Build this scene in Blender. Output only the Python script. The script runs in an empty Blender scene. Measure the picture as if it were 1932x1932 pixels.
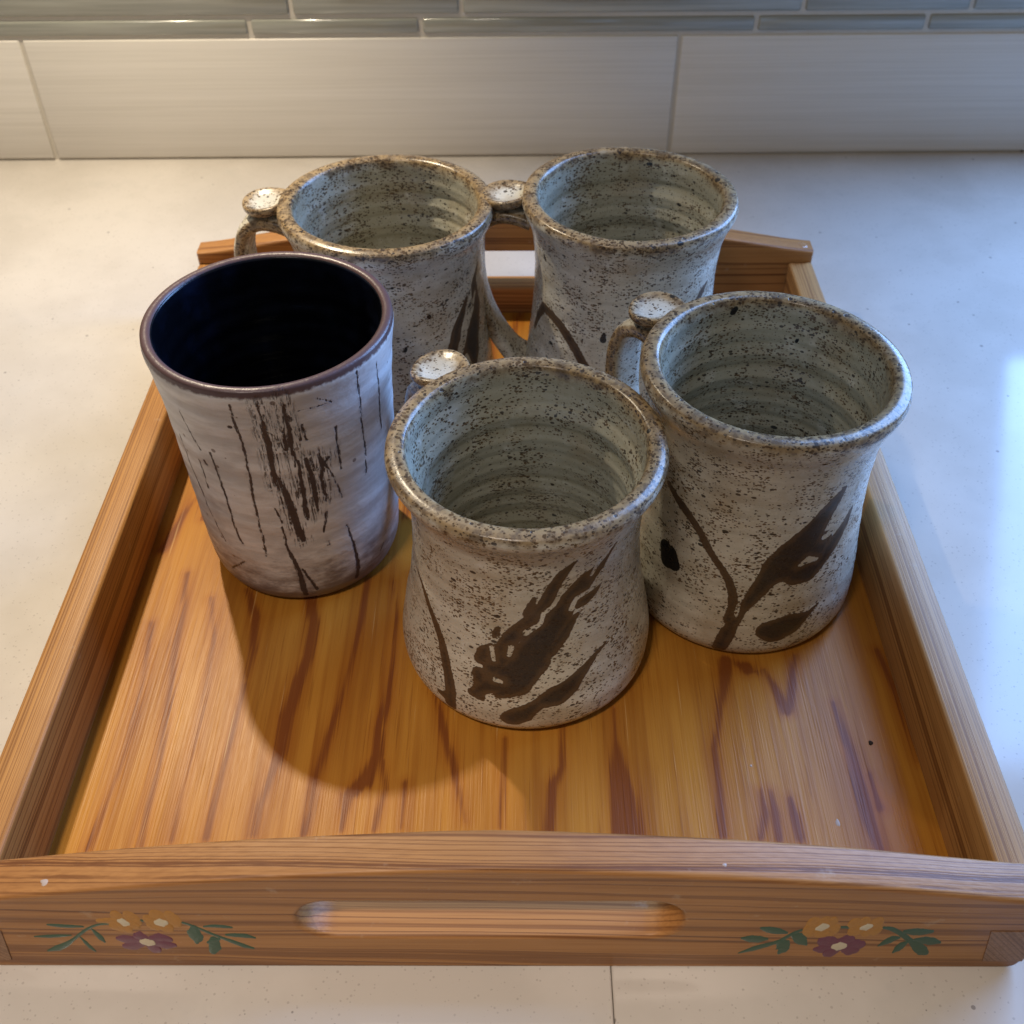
import bpy, bmesh, math, random
import numpy as np
from mathutils import Vector, Matrix

scene = bpy.context.scene
random.seed(7)
rng = np.random.default_rng(11)
C = scene.collection

# ---------------------------------------------------------------- camera
cam_data = bpy.data.cameras.new('camera')
cam_data.sensor_width = 36.0
cam_data.lens = 36.0 * 2040.42 / 1932.0
cam_data.clip_start = 0.01
cam_data.clip_end = 50.0
cam = bpy.data.objects.new('camera', cam_data)
C.objects.link(cam)
rt = Vector((0.99997852, 0.00379485, -0.00534318))
up = Vector((0.0012367, 0.69138407, 0.72248636))
fw = Vector((-0.00643591, 0.72247746, -0.69136452))
cam.matrix_world = Matrix(((rt.x, up.x, -fw.x, 0.00820312),
                           (rt.y, up.y, -fw.y, -0.16160992),
                           (rt.z, up.z, -fw.z, 0.37300395),
                           (0, 0, 0, 1)))
cam_data.dof.use_dof = True
cam_data.dof.focus_distance = 0.41
cam_data.dof.aperture_fstop = 20.0
scene.camera = cam

# ---------------------------------------------------------------- world, lamps, exposure
world = bpy.data.worlds.new('World')
scene.world = world
world.use_nodes = True
bg = world.node_tree.nodes['Background']
bg.inputs[0].default_value = (1.0, 0.97, 0.93, 1)
bg.inputs[1].default_value = 0.13

def area_lamp(name, loc, target, sx, sy, power, col, shape='RECTANGLE'):
    l = bpy.data.lights.new(name, 'AREA')
    l.shape = shape
    l.size = sx
    if shape == 'RECTANGLE':
        l.size_y = sy
    l.energy = power
    l.color = col
    o = bpy.data.objects.new(name, l)
    C.objects.link(o)
    o.location = loc
    d = Vector(target) - Vector(loc)
    o.rotation_euler = d.to_track_quat('-Z', 'Y').to_euler()
    return o

# warm puck lamp under the wall cabinet, up and to the left at the wall
sp = bpy.data.lights.new('cabinet_lamp', 'SPOT')
sp.energy = 18.5
sp.color = (1.0, 0.85, 0.63)
sp.spot_size = math.radians(90)
sp.spot_blend = 0.9
sp.shadow_soft_size = 0.009
spo = bpy.data.objects.new('cabinet_lamp', sp)
C.objects.link(spo)
spo.location = (-0.262, 0.478, 0.58)
spo.rotation_euler = (Vector((-0.27, 0.36, 0.0)) - spo.location).to_track_quat('-Z', 'Y').to_euler()
# daylight from the window opening in the back wall, right of the tiles
area_lamp('window_daylight', (1.093, 0.627, 0.72), (1.093, 0.0, 0.72), 1.40, 1.10, 78.0, (0.25, 0.48, 1.0))
# kitchen ceiling lamp behind the viewer
area_lamp('ceiling_lamp', (-0.55, -0.75, 1.9), (0, 0.2, 0), 0.25, 0.25, 6.5, (1.0, 0.88, 0.76), 'DISK')

# added fill spot, no real fixture: brightens the near counter, mostly sparing the mugs
dl = bpy.data.lights.new('front_fill_spot', 'SPOT')
dl.energy = 88.0
dl.color = (1.0, 0.84, 0.70)
dl.spot_size = math.radians(26)
dl.spot_blend = 1.0
dl.shadow_soft_size = 0.045
dlo = bpy.data.objects.new('front_fill_spot', dl)
C.objects.link(dlo)
dlo.location = (-0.32, -0.62, 1.70)
dlo.rotation_euler = (Vector((-0.11, -0.17, 0.0)) - dlo.location).to_track_quat('-Z', 'Y').to_euler()

scene.view_settings.view_transform = 'Standard'
scene.view_settings.look = 'None'
scene.view_settings.exposure = 0.0
scene.view_settings.gamma = 1.0
scene.view_settings.use_curve_mapping = False
scene.render.engine = 'CYCLES'
scene.cycles.caustics_reflective = False
scene.cycles.caustics_refractive = False

# ---------------------------------------------------------------- traced surface data
# mugs: (angle from the handle in degrees, height in mm, half width in mm)
# tray floor: (x mm, y mm, half width mm); front board: (x mm, z mm, half width mm)
T = {
 'F': [[(71.4,61.4,0.24),(82.2,58.2,0.56),(87.8,54.5,1.11),(91.8,50.8,1.27),(97.4,45.8,1.44),(101.8,39.9,1.6),(105.4,33.1,1.77),(107.8,25.9,1.87),(109.8,19,2.04),(109.4,8.8,2)],[(103.8,13.5,1.16),(107,13.5,2.15)],[(-171,92.3,0.44),(-174.6,88.1,1.03),(-179.8,84,2.07),(173.8,80.3,3.71),(167.8,74.7,3.88),(162.6,68.7,4.13),(159,63.2,4.7),(154.6,56.3,5.51),(149.8,49.9,6.17),(144.2,41.7,6.4),(138.6,36.3,5.9),(133.4,31.8,4.75),(127,29.1,3.19),(121.8,23.6,1.93)],[(170.2,93.6,0.43),(165,90.4,1.3),(161,87.2,1.89),(157.8,82.1,2.05),(154.6,75.2,2.37),(151.4,69.7,2.09),(147,63.7,3.02),(141.4,59.1,2.74),(137.4,54.5,2.91),(134.6,48.1,3.48),(133,42.6,3.51),(129.4,38.1,3.15)],[(148.2,75.7,0.74),(146.6,71.1,1.49),(144.2,67.8,0.9)],[(131.4,59.1,0.61),(130.6,56.3,1.38),(129.8,54.5,0.77)],[(128.6,49,1.4),(125.4,44.9,2.81),(123.4,41.3,2.2)],[(-177.4,75.2,0.38),(177.8,71.5,1.81),(172.6,69.2,2.11),(169.8,67.8,1.21)],[(169.4,63.7,0.76),(166.2,60.5,1.68),(161.8,55,2.46),(155.4,48.1,2.79)],[(152.6,42.2,2.34),(147,36.8,2.83),(140.6,31.3,4.35),(137,28.2,2.86),(133,26.3,2.07)],[(120.2,23.1,1.29),(124.2,22.7,1.77),(125.4,21.3,0.81)],[(123,34.5,2.06),(124.2,30.4,2.39)],[(-175,42.2,0.24),(179,39.5,0.71),(174.2,36.3,1.43),(168.6,32.2,2.39),(163.4,27.7,3.67),(158.2,25,4.32),(154.2,23.6,3.36),(150.6,22.2,2.24),(147,19.5,2.57),(142.6,15.8,3.88),(139,13.5,3.73)]],
 'FN': [[(170.6,95,0.43),(165.4,87.2,0.44),(161,77.5,0.44),(157.4,71.1,0.45),(152.6,67.4,0.45),(151.4,62.3,0.45),(144.2,57.7,0.69)],[(-175,89.9,0.44),(178.6,85.4,0.52),(176.2,81.7,0.37)],[(128.6,48.6,0.47),(129.8,42.6,0.47)],[(137.8,50.4,0.62),(137,46.3,0.54)],[(131,33.1,0.63),(133.8,32.7,0.4)],[(-176.2,75.7,0.38),(168.6,72,0.52),(166.2,67.4,0.68)]],
 'R': [[(76,77.1,1.09),(82.4,73.8,1.4),(87.6,71.8,1.7),(93.6,68.5,1.47),(99.2,64.6,1.39),(104.8,58.8,1.4),(110,53.5,1.25),(114.4,49.7,1.25),(119.2,43.9,1.34),(121.6,38.1,1.51),(122.8,31.9,1.6),(122,24.2,1.78)],[(120,5.4,2.33),(122.4,16,2.62),(124,22.3,1.95),(127.2,30.5,1.6),(131.6,39.1,2.69),(136,46.8,3.6),(141.2,54,5.89),(147.2,59.3,6.93),(152.4,64.6,6.42),(156.4,70.9,4.85),(161.2,78.6,3.45),(166.4,84.9,2.39),(168.8,89.2,1.04)],[(150.4,48.2,3.91),(157.6,47.7,3.46),(162.8,51.1,3.14),(168,57.4,3.59),(173.6,62.2,2.8),(178,67.5,1.86),(-179.2,73.3,0.77)],[(147.2,69.9,0.91),(146,66.5,2.28)],[(142.8,51.6,4.67),(152.4,53,6.22),(159.2,57.4,4.96),(164,64.1,3.39)],[(167.2,28.1,0.32),(161.6,24.7,1.14),(156.4,22.8,3.09),(151.6,20.8,5.21),(145.6,18.9,5.86),(142,19.4,4.55)]],
 'RN': [[(151.6,53.5,0.39),(156,55.4,1.24),(161.2,54.5,0.39)],[(163.6,65.1,0.77),(168.4,67,0.92)],[(124.8,26.6,0.24),(125.2,32.4,0.48)]],
 'RD': [[(82,46.8,2.6),(85,41,2.9)],[(86,46,2.6),(89,41.5,2.7)]],
 'BR': [[(21.8,52.6,1.07),(25.8,60.7,1.8),(32.6,69.4,2.07),(42.2,68.9,2.05),(50.6,66.5,2.19),(57.4,62.2,2.19),(63.4,57.4,2.05),(67.8,52.6,2.05),(71.8,48.2,2.06)],[(153.8,86.3,0.72),(149,83.4,1.86),(145,79.1,1.87)],[(175.8,76.7,0.59),(171.4,68.5,1.34)]],
 'BRD': [[(81.4,69.4,0.57),(81,66,1.43)],[(35,97.9,0.71),(36.2,96.9,0.57)]],
 'BL': [[(169,90.7,0.58),(163.8,80.4,2.48),(166.2,66.4,4.1),(159.4,56.6,4.95),(154.6,45.9,5.74),(148.6,39,6.06)],[(154.2,77.1,0.87),(149,69.7,2.05),(143.8,63.6,2.64),(140.6,56.1,3.1),(136.6,50.1,2.96)]],
 'BLN': [[(164.6,75.7,0.51),(160.2,68.3,0.89),(151.8,60.3,0.74),(145,53.8,0.89),(142.6,47.8,0.9)],[(149,45.9,0.6),(152.6,36.2,0.76)]],
 'BLD': [[(124.2,76.7,0.85),(124.6,76.2,0.85)],[(103.4,95.8,0.55),(103.8,95.8,0.55)],[(108.6,61.3,0.58),(107.8,59.9,0.65)]],
 'B': [[(-128,108.8,0.2),(-127.6,101.8,0.2),(-125.6,95.4,0.21),(-122.8,89.5,0.21)],[(-139.2,90,0.21),(-138.4,77.1,0.22),(-135.2,64.7,0.22),(-133.2,52.3,0.22),(-129.6,41.4,0.23),(-126,34.9,0.23)],[(-126.8,82.5,0.21),(-126,74.6,0.21),(-126.4,66.7,0.22)],[(-122.4,83.5,0.42),(-121.6,82,0.51)],[(-116.4,90,0.33),(-115.6,79.6,0.34),(-114.8,66.7,0.34),(-114.8,55.8,0.35),(-114.8,43.9,0.36),(-112.8,38.4,0.36)],[(-97.6,120.1,0.31),(-98,111.2,0.32),(-96.8,101.8,0.32),(-97.2,90.5,0.33),(-97.6,80.1,0.33),(-98.8,67.2,0.34),(-99.2,55.8,0.35),(-99.2,44.4,0.35),(-100,33.5,0.36)],[(-86,120.6,0.16),(-84.8,111.2,0.36),(-85.2,106.3,0.72),(-84.8,98.9,0.97),(-85.2,91,0.9),(-85.6,82.5,0.83),(-86,76.1,0.42)],[(-75.2,122.1,0.27),(-74.8,113.2,0.35),(-74.4,105.8,0.72),(-74.8,97.9,0.81),(-74.4,89.5,0.41),(-74.8,85.5,0.25)],[(-77.2,106.3,0.24),(-77.2,94.9,0.65)],[(-84.8,82.5,0.33),(-82,72.6,1.01),(-80.8,63.7,1.29),(-80,54.8,1.31),(-78.8,47.3,1.32),(-77.6,42.4,0.71)],[(-72.8,88,0.41),(-73.2,79.6,0.59),(-73.2,71.1,0.76),(-73.6,61.2,1.04),(-73.6,54.8,0.52)],[(-69.2,88,0.66),(-68,79.6,0.84),(-67.6,69.7,0.85),(-67.6,58.7,0.43)],[(-63.2,88.5,0.25),(-61.2,83,1.01),(-63.2,76.1,0.68),(-62.8,67.2,0.43),(-62,63.7,0.22)],[(-58,85.5,0.42),(-61.2,83,0.59)],[(-59.6,82,0.21),(-56.4,72.1,0.21),(-53.6,61.2,0.22)],[(-52.4,99.4,0.29),(-52.4,92.5,0.29),(-52.4,84,0.29),(-52,76.6,0.3)],[(-38.8,121.6,0.28),(-37.2,106.3,0.29),(-36.8,92.9,0.29),(-36,80.1,0.3),(-37.2,65.7,0.31)],[(-24.4,118.1,0.12),(-21.6,101.8,0.21),(-21.6,90,0.39),(-21.2,81.5,0.22)],[(-87.2,52.3,0.17),(-87.2,39.9,0.36),(-84.8,30.5,0.63),(-83.6,22.6,1.01),(-83.2,14.6,1.2),(-82.8,6.4,1.03)],[(-81.6,25,0.36),(-75.6,10.1,0.65)],[(-53.2,43.9,0.18),(-51.2,33.5,0.46),(-49.6,22.6,0.65),(-49.2,14.6,0.85),(-50.8,8.2,0.76)],[(-63.2,56.3,0.35),(-66.4,45.4,0.36)],[(-65.2,42.9,0.18),(-64.4,36.4,0.18)],[(-68.8,113.7,0.16),(-56.4,113.2,0.16)],[(-60,117.6,0.16),(-52.8,112.7,0.16)],[(-68.4,106.3,0.36),(-67.6,97.9,0.37)],[(-70,104.8,0.24),(-70,98.4,0.24)],[(-100.8,107.8,0.48),(-100,107.8,0.48)],[(-88.8,63.2,0.17),(-86.8,54.3,0.17)],[(-31.2,14.6,0.24),(-28,17.6,0.24)],[(-115.2,26,0.23),(-128.8,15.6,0.23)]],
 'FLOOR': [[(-146.1,181.2,1.3),(-142.8,160.9,1.3),(-141.5,138.6,1.3),(-138.4,114.8,1.3),(-136.1,95.4,1.3),(-134,77.1,1.3),(-133.8,58.8,1.3),(-132.9,42.6,1.3)],[(-131.4,165.8,0.95),(-124.6,138.5,0.95),(-122.7,106.3,0.95),(-122.6,84.8,0.95),(-122.5,64.8,0.95),(-122.1,44.9,0.95)],[(-155.4,151.1,0.95),(-151.7,126.5,0.95),(-149.9,100.8,0.95),(-149.7,74.6,0.95),(-150.8,55.2,0.95),(-152.1,41.5,0.95)],[(-107.6,117.7,1.06),(-108,95.4,1.06),(-108.4,74.6,1.06),(-108.8,55.2,1.06),(-108.9,46,1.06)],[(-116,170.9,1.77),(-109.3,154.3,2.01),(-107.2,135.5,1.54),(-107.5,120.6,0.83)],[(-87.6,170.8,2.95),(-83,151.1,2.72),(-82.8,132.4,2.13),(-85.4,117.7,2.72),(-87.5,100.8,2.66),(-87,83.5,2.36),(-89.5,72.1,1.54),(-91.5,58.8,1.54),(-91.6,47.2,1.42)],[(-61.1,177.7,1.42),(-62.2,151.1,1.42),(-63.8,132.4,1.18),(-65.8,109.1,1.42),(-69.1,90.1,1.77),(-71.1,72.1,1.54),(-70.8,57.6,1.06),(-72.1,48.3,1.18)],[(-49.5,175.9,0.47),(-46.5,154.3,0.59),(-46.1,127.9,0.95),(-46.7,107.7,1.77),(-49,95.4,2.01),(-48.3,82.3,2.6),(-51.6,70.9,3.31),(-58.3,63.6,2.6),(-58.8,49.5,1.3)],[(-45.9,79.7,1.06),(-43.7,67.2,1.06),(-46.3,49.5,1.06)],[(-42.3,181.1,0.35),(-26.9,111.9,0.71),(-22.7,95.4,1.3),(-18.6,79.7,1.54),(-16,69.7,0.95),(-12.2,53,0.71)],[(2.1,90.1,0.83),(1.2,69.7,0.83),(0.9,50.7,0.83)],[(-36.4,69.7,1.18),(-36,50.6,0.71)],[(26.1,95.4,1.18),(25,77.2,1.54),(21.5,68.5,2.36),(19.5,49.5,1.89)],[(47.4,104.9,0.59),(47,90.1,1.3),(47.2,77.2,3.31),(48.3,62.4,5.08),(48.4,48.4,6.15)],[(96.8,129.3,3.31),(93.6,114.7,2.13),(89.6,98.1,1.3),(86.2,84.9,1.77),(86,67.3,2.13),(84.9,47.3,1.54)],[(102.4,127.8,1.77),(105.6,125.6,3.31),(108.8,123.4,1.18)],[(112.6,124.9,0.83),(115.5,114.7,2.01),(118.1,103.5,2.36)],[(126.8,132.3,1.3),(123.2,117.6,1.77),(119,103.5,1.77)],[(138.2,107.7,0.83),(140,84.9,1.54),(140.1,66.1,2.36),(140.2,53.1,2.36),(141.4,40.6,1.77)],[(145,73.5,0.83),(145.8,58.9,1.77)],[(100.8,66.1,0.95),(101.3,56.5,1.77),(98.6,46.2,1.3)],[(105.5,66.1,0.71),(105.5,56.5,1.77),(105.2,46.2,1.42)],[(111.8,62.5,0.83),(112.6,55.4,1.89),(112.9,46.2,1.54)],[(163,135.3,1.54),(165.8,113.3,1.54),(167.1,79.8,1.54)]],
 'G5': [[(-125.56,32.37,0.13),(-128.48,32.37,0.17),(-131.35,31,0.21),(-134.62,28.24,0.26),(-137.77,24.53,0.26),(-140.97,20.76,0.28),(-144.07,17.42,0.47),(-147.93,14.52,0.56),(-151.76,12.56,0.17)],[(-146.12,31.87,0.17),(-143.39,31.24,0.36),(-140.18,30.79,0.36),(-134.82,30.53,0.17)],[(-152.97,23.27,0.13),(-148.69,23.38,0.32),(-144.76,23.76,0.32),(-140.6,24.24,0.13)],[(-137.87,22.66,0.17),(-137.23,18.87,0.43),(-136.58,15.04,0.47),(-135.73,12.61,0.21)],[(-132.31,28.25,0.26),(-131.72,25.01,0.6),(-131.12,21.74,0.64),(-130.77,19.85,0.3)],[(-102.88,34.24,0.17),(-100.16,32.44,0.24),(-97.39,29.72,0.26),(-94.69,26.51,0.3),(-91.2,22.79,0.34),(-87.57,19.5,0.43),(-84.67,16.64,0.51),(-81.57,14.72,0.21)],[(-95.12,30.64,0.17),(-92.1,31.1,0.32),(-88.85,30.66,0.34),(-86.05,30.03,0.17)],[(-88.94,24.67,0.21),(-86.25,24.4,0.39),(-82.51,24.03,0.43),(-79.72,22.54,0.17)],[(-98.46,28.62,0.86),(-99.11,25.11,1.54),(-99.55,21.36,1.2),(-99.86,19.46,0.43)],[(-96.2,19,0.21),(-94.21,20.43,0.47),(-91.86,21.57,0.26)],[(-93.66,19.95,0.99),(-94.32,16.61,1.29),(-95.72,12.73,0.77)],[(-115.94,35.1,0.17),(-114.55,34.83,0.26),(-113.17,34.57,0.17)]],
 'O5': [[(-121.85,37.04,0.94),(-121.74,35.08,0.86)],[(-117.73,37.05,0.94),(-116.56,35.1,0.86)],[(-124.66,31.02,0.64),(-122.88,31.47,0.94)],[(-121.65,30.57,0.77),(-120.72,30.11,0.86)],[(-118.27,32.39,0.77),(-117.34,31.94,0.64)],[(-128.91,34.62,0.26),(-126.21,34.62,0.39),(-123.79,34.36,0.51)],[(-109.1,37.79,0.94),(-108.28,36.9,1.07)],[(-104.52,37.09,0.94),(-103.93,35.13,1.07)],[(-112.21,35.11,0.77),(-110.97,34.21,0.94)],[(-108.48,30.6,0.73),(-106.91,30.15,0.73)],[(-112.44,31.5,0.56),(-110.88,31.05,0.73)]],
 'P5': [[(-125.59,21.75,0.43),(-123.37,21.29,0.94),(-120.51,20.82,0.86),(-117.76,19.88,0.51)],[(-118.96,23.65,0.64),(-117.8,23.19,1.2),(-116.77,21.31,1.07)],[(-114.12,20.84,0.86),(-110.86,22.08,1.07),(-108.27,21.33,0.51)],[(-114.68,18.46,0.64),(-110.62,17.52,0.94),(-107.73,17.05,0.43)],[(-116.4,17.5,0.77),(-115.47,15.1,1.16),(-114.34,14.43,0.86)],[(-118.22,17.98,0.51),(-122,16.53,0.94),(-124.7,16.04,0.51)]],
 'C5': [[(-121.85,34.63,0.39),(-120.84,33.74,0.86),(-119.54,33.11,0.43)],[(-109.9,33.5,0.51),(-108.32,33.5,0.86),(-106.86,33.69,0.43)],[(-118.04,19.6,0.47),(-116.29,19.22,0.77),(-114.63,19.04,0.51)]],
 'G6': [[(100.57,28.51,0.24),(98.57,26.82,0.35),(96.78,23.84,0.39),(94.98,20.82,0.39),(92.62,18.65,0.39),(89.78,16.89,0.51),(86.59,14.67,0.51),(82.32,11.54,0.12)],[(87.18,29.98,0.24),(89.82,28.9,0.63),(93.05,27.82,0.63),(96.12,26.64,0.24)],[(81.93,22.68,0.24),(84.68,22.35,0.71),(87.85,21.84,0.67),(90.32,22.1,0.28)],[(95.23,19.26,0.79),(96.33,17.34,1.41),(96.77,14.7,1.3),(96.16,12.48,0.51)],[(98.29,25.12,0.39),(100.32,23.42,1.02),(102.33,20.85,0.9),(103.96,18.24,0.28)],[(127,30.42,0.28),(129.6,29.84,0.39),(132.49,27.33,0.43),(135.61,23.95,0.47),(138.39,20.52,0.51),(141.31,16.6,0.9),(144.16,13.07,0.98),(145.69,11.74,0.51)],[(134.52,27.59,0.39),(137.38,27.6,0.67),(140.52,27.27,0.67),(143.48,27.62,0.35)],[(139.22,21.82,0.24),(141.96,21.65,0.67),(145.34,20.54,0.75),(148.09,19.68,0.28)],[(133.7,23.09,0.28),(131.79,22.22,0.71),(129.98,20.06,0.67),(128.29,17.27,0.16)],[(137.05,19.65,0.39),(136.03,17.46,0.86),(135.11,14.82,0.79),(134.43,12.42,0.24)],[(112.51,30.71,0.24),(114.22,30.72,0.28),(116.13,30.64,0.28)]],
 'O6': [[(103.52,33.09,0.98),(105.19,32.27,0.9)],[(107.14,33.92,0.9),(106.17,33.1,0.79)],[(109.4,33.93,0.86),(109.06,31.87,0.98)],[(103.16,28.93,0.98),(104.98,29.36,0.98)],[(106.91,27.26,0.79),(108.48,27.01,0.79)],[(110.48,28.54,0.98),(111.26,29.38,0.79)],[(116.74,33.13,0.86),(118.43,32.31,0.79)],[(119.87,34.37,0.79),(120.8,33.55,0.71)],[(124.2,33.56,0.9),(123.34,32.32,0.86)],[(117.52,28.56,0.79),(119.15,28.98,0.79)],[(121.86,27.05,0.67),(122.7,27.56,0.67)],[(124.85,28.99,0.86),(124,28.57,0.79)]],
 'P6': [[(108.9,20.86,0.98),(110.92,20.44,1.26),(113.59,18.71,0.86)],[(115.27,20.02,0.98),(116.64,20.89,1.26),(118.09,21.32,0.86)],[(117.27,17.85,0.86),(120.38,17.85,1.14),(122.52,17.86,0.79)],[(117.43,15.21,0.79),(119.66,13.89,1.1),(121.42,13.89,0.71)],[(114.87,14.32,0.86),(113.65,12.53,1.1),(112.17,12.08,0.86)],[(112.65,15.64,0.71),(109.66,14.92,0.94),(107.57,14.56,0.39)]],
 'C6': [[(105.43,30.03,0.39),(106.9,30.87,0.86),(108.38,31.45,0.43)],[(119.79,30.4,0.35),(121.35,31.07,0.71),(122.53,31.74,0.39)],[(113.36,16.96,0.47),(115.04,16.96,0.86),(116.83,17.14,0.55)]],
}

# ---------------------------------------------------------------- helpers
def thing(name, label, cat, loc=(0, 0, 0), rz=0.0, group=None):
    o = bpy.data.objects.new(name, None)
    o.empty_display_size = 0.02
    C.objects.link(o)
    o.location = loc
    o.rotation_euler = (0, 0, rz)
    o['label'] = label
    o['category'] = cat
    if group:
        o['group'] = group
    return o

def obj(name, me, mat, parent=None, loc=None, rot=None):
    o = bpy.data.objects.new(name, me)
    C.objects.link(o)
    if mat and not me.materials:
        me.materials.append(mat)
    if parent:
        o.parent = parent
    if loc:
        o.location = loc
    if rot:
        o.rotation_euler = rot
    return o

def smooth(me, angle=40):
    me.polygons.foreach_set('use_smooth', [True] * len(me.polygons))
    me.set_sharp_from_angle(angle=math.radians(angle))
    return me

def box_mesh(name, sx, sy, sz, bevel=0.0, seg=2):
    bm = bmesh.new()
    bmesh.ops.create_cube(bm, size=1.0)
    bmesh.ops.scale(bm, vec=(sx, sy, sz), verts=bm.verts)
    if bevel:
        bmesh.ops.bevel(bm, geom=bm.edges[:], offset=bevel, segments=seg, profile=0.5, affect='EDGES')
    me = bpy.data.meshes.new(name)
    bm.to_mesh(me)
    bm.free()
    return smooth(me, 50)

def grid_mesh(name, P, closed_u=True):
    """P: (rows, cols, 3); cols wrap when closed_u"""
    R_, K = P.shape[:2]
    me = bpy.data.meshes.new(name)
    idx = np.arange(R_ * K).reshape(R_, K)
    nxt = np.roll(idx, -1, axis=1) if closed_u else None
    if closed_u:
        f = np.stack([idx[:-1], nxt[:-1], nxt[1:], idx[1:]], -1).reshape(-1, 4)
    else:
        f = np.stack([idx[:-1, :-1], idx[:-1, 1:], idx[1:, 1:], idx[1:, :-1]], -1).reshape(-1, 4)
    me.vertices.add(R_ * K)
    me.vertices.foreach_set('co', P.reshape(-1).astype(np.float32))
    me.loops.add(f.size)
    me.loops.foreach_set('vertex_index', f.reshape(-1).astype(np.int32))
    me.polygons.add(len(f))
    me.polygons.foreach_set('loop_start', np.arange(0, f.size, 4, dtype=np.int32))
    me.polygons.foreach_set('use_smooth', np.ones(len(f), dtype=bool))
    me.update(calc_edges=True)
    me.validate()
    return me

def attr(me, name, vals):
    a = me.attributes.new(name, 'FLOAT', 'POINT')
    a.data.foreach_set('value', np.asarray(vals, np.float32).reshape(-1))

def spline(pts, step):
    pts = np.array(pts, float)
    t = np.r_[0, np.cumsum(np.hypot(*np.diff(pts, axis=0).T))]
    m = np.gradient(pts, t, axis=0)
    n = max(4, int(t[-1] / step))
    u = np.linspace(0, t[-1], n)
    i = np.clip(np.searchsorted(t, u) - 1, 0, len(t) - 2)
    h = (t[i + 1] - t[i])[:, None]
    s = ((u - t[i]) / (t[i + 1] - t[i]))[:, None]
    return (2*s**3 - 3*s**2 + 1)*pts[i] + (s**3 - 2*s**2 + s)*h*m[i] + (-2*s**3 + 3*s**2)*pts[i+1] + (s**3 - s**2)*h*m[i+1]

def sdf_strokes(S, Z, strokes, wrap=None):
    """signed distance (positive inside) to a union of tapered brush strokes"""
    best = np.full(S.shape, -50.0)
    for st in strokes:
        for (a, b) in zip(st[:-1], st[1:]):
            ax, az, ar = a
            bx, bz, br = b
            dx = S - ax
            ex = bx - ax
            if wrap:
                dx = (dx + wrap / 2) % wrap - wrap / 2
                ex = (ex + wrap / 2) % wrap - wrap / 2
            ez = bz - az
            dz = Z - az
            t = np.clip((dx * ex + dz * ez) / (ex * ex + ez * ez + 1e-9), 0, 1)
            best = np.maximum(best, ar + (br - ar) * t - np.hypot(dx - t * ex, dz - t * ez))
    return best

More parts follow.
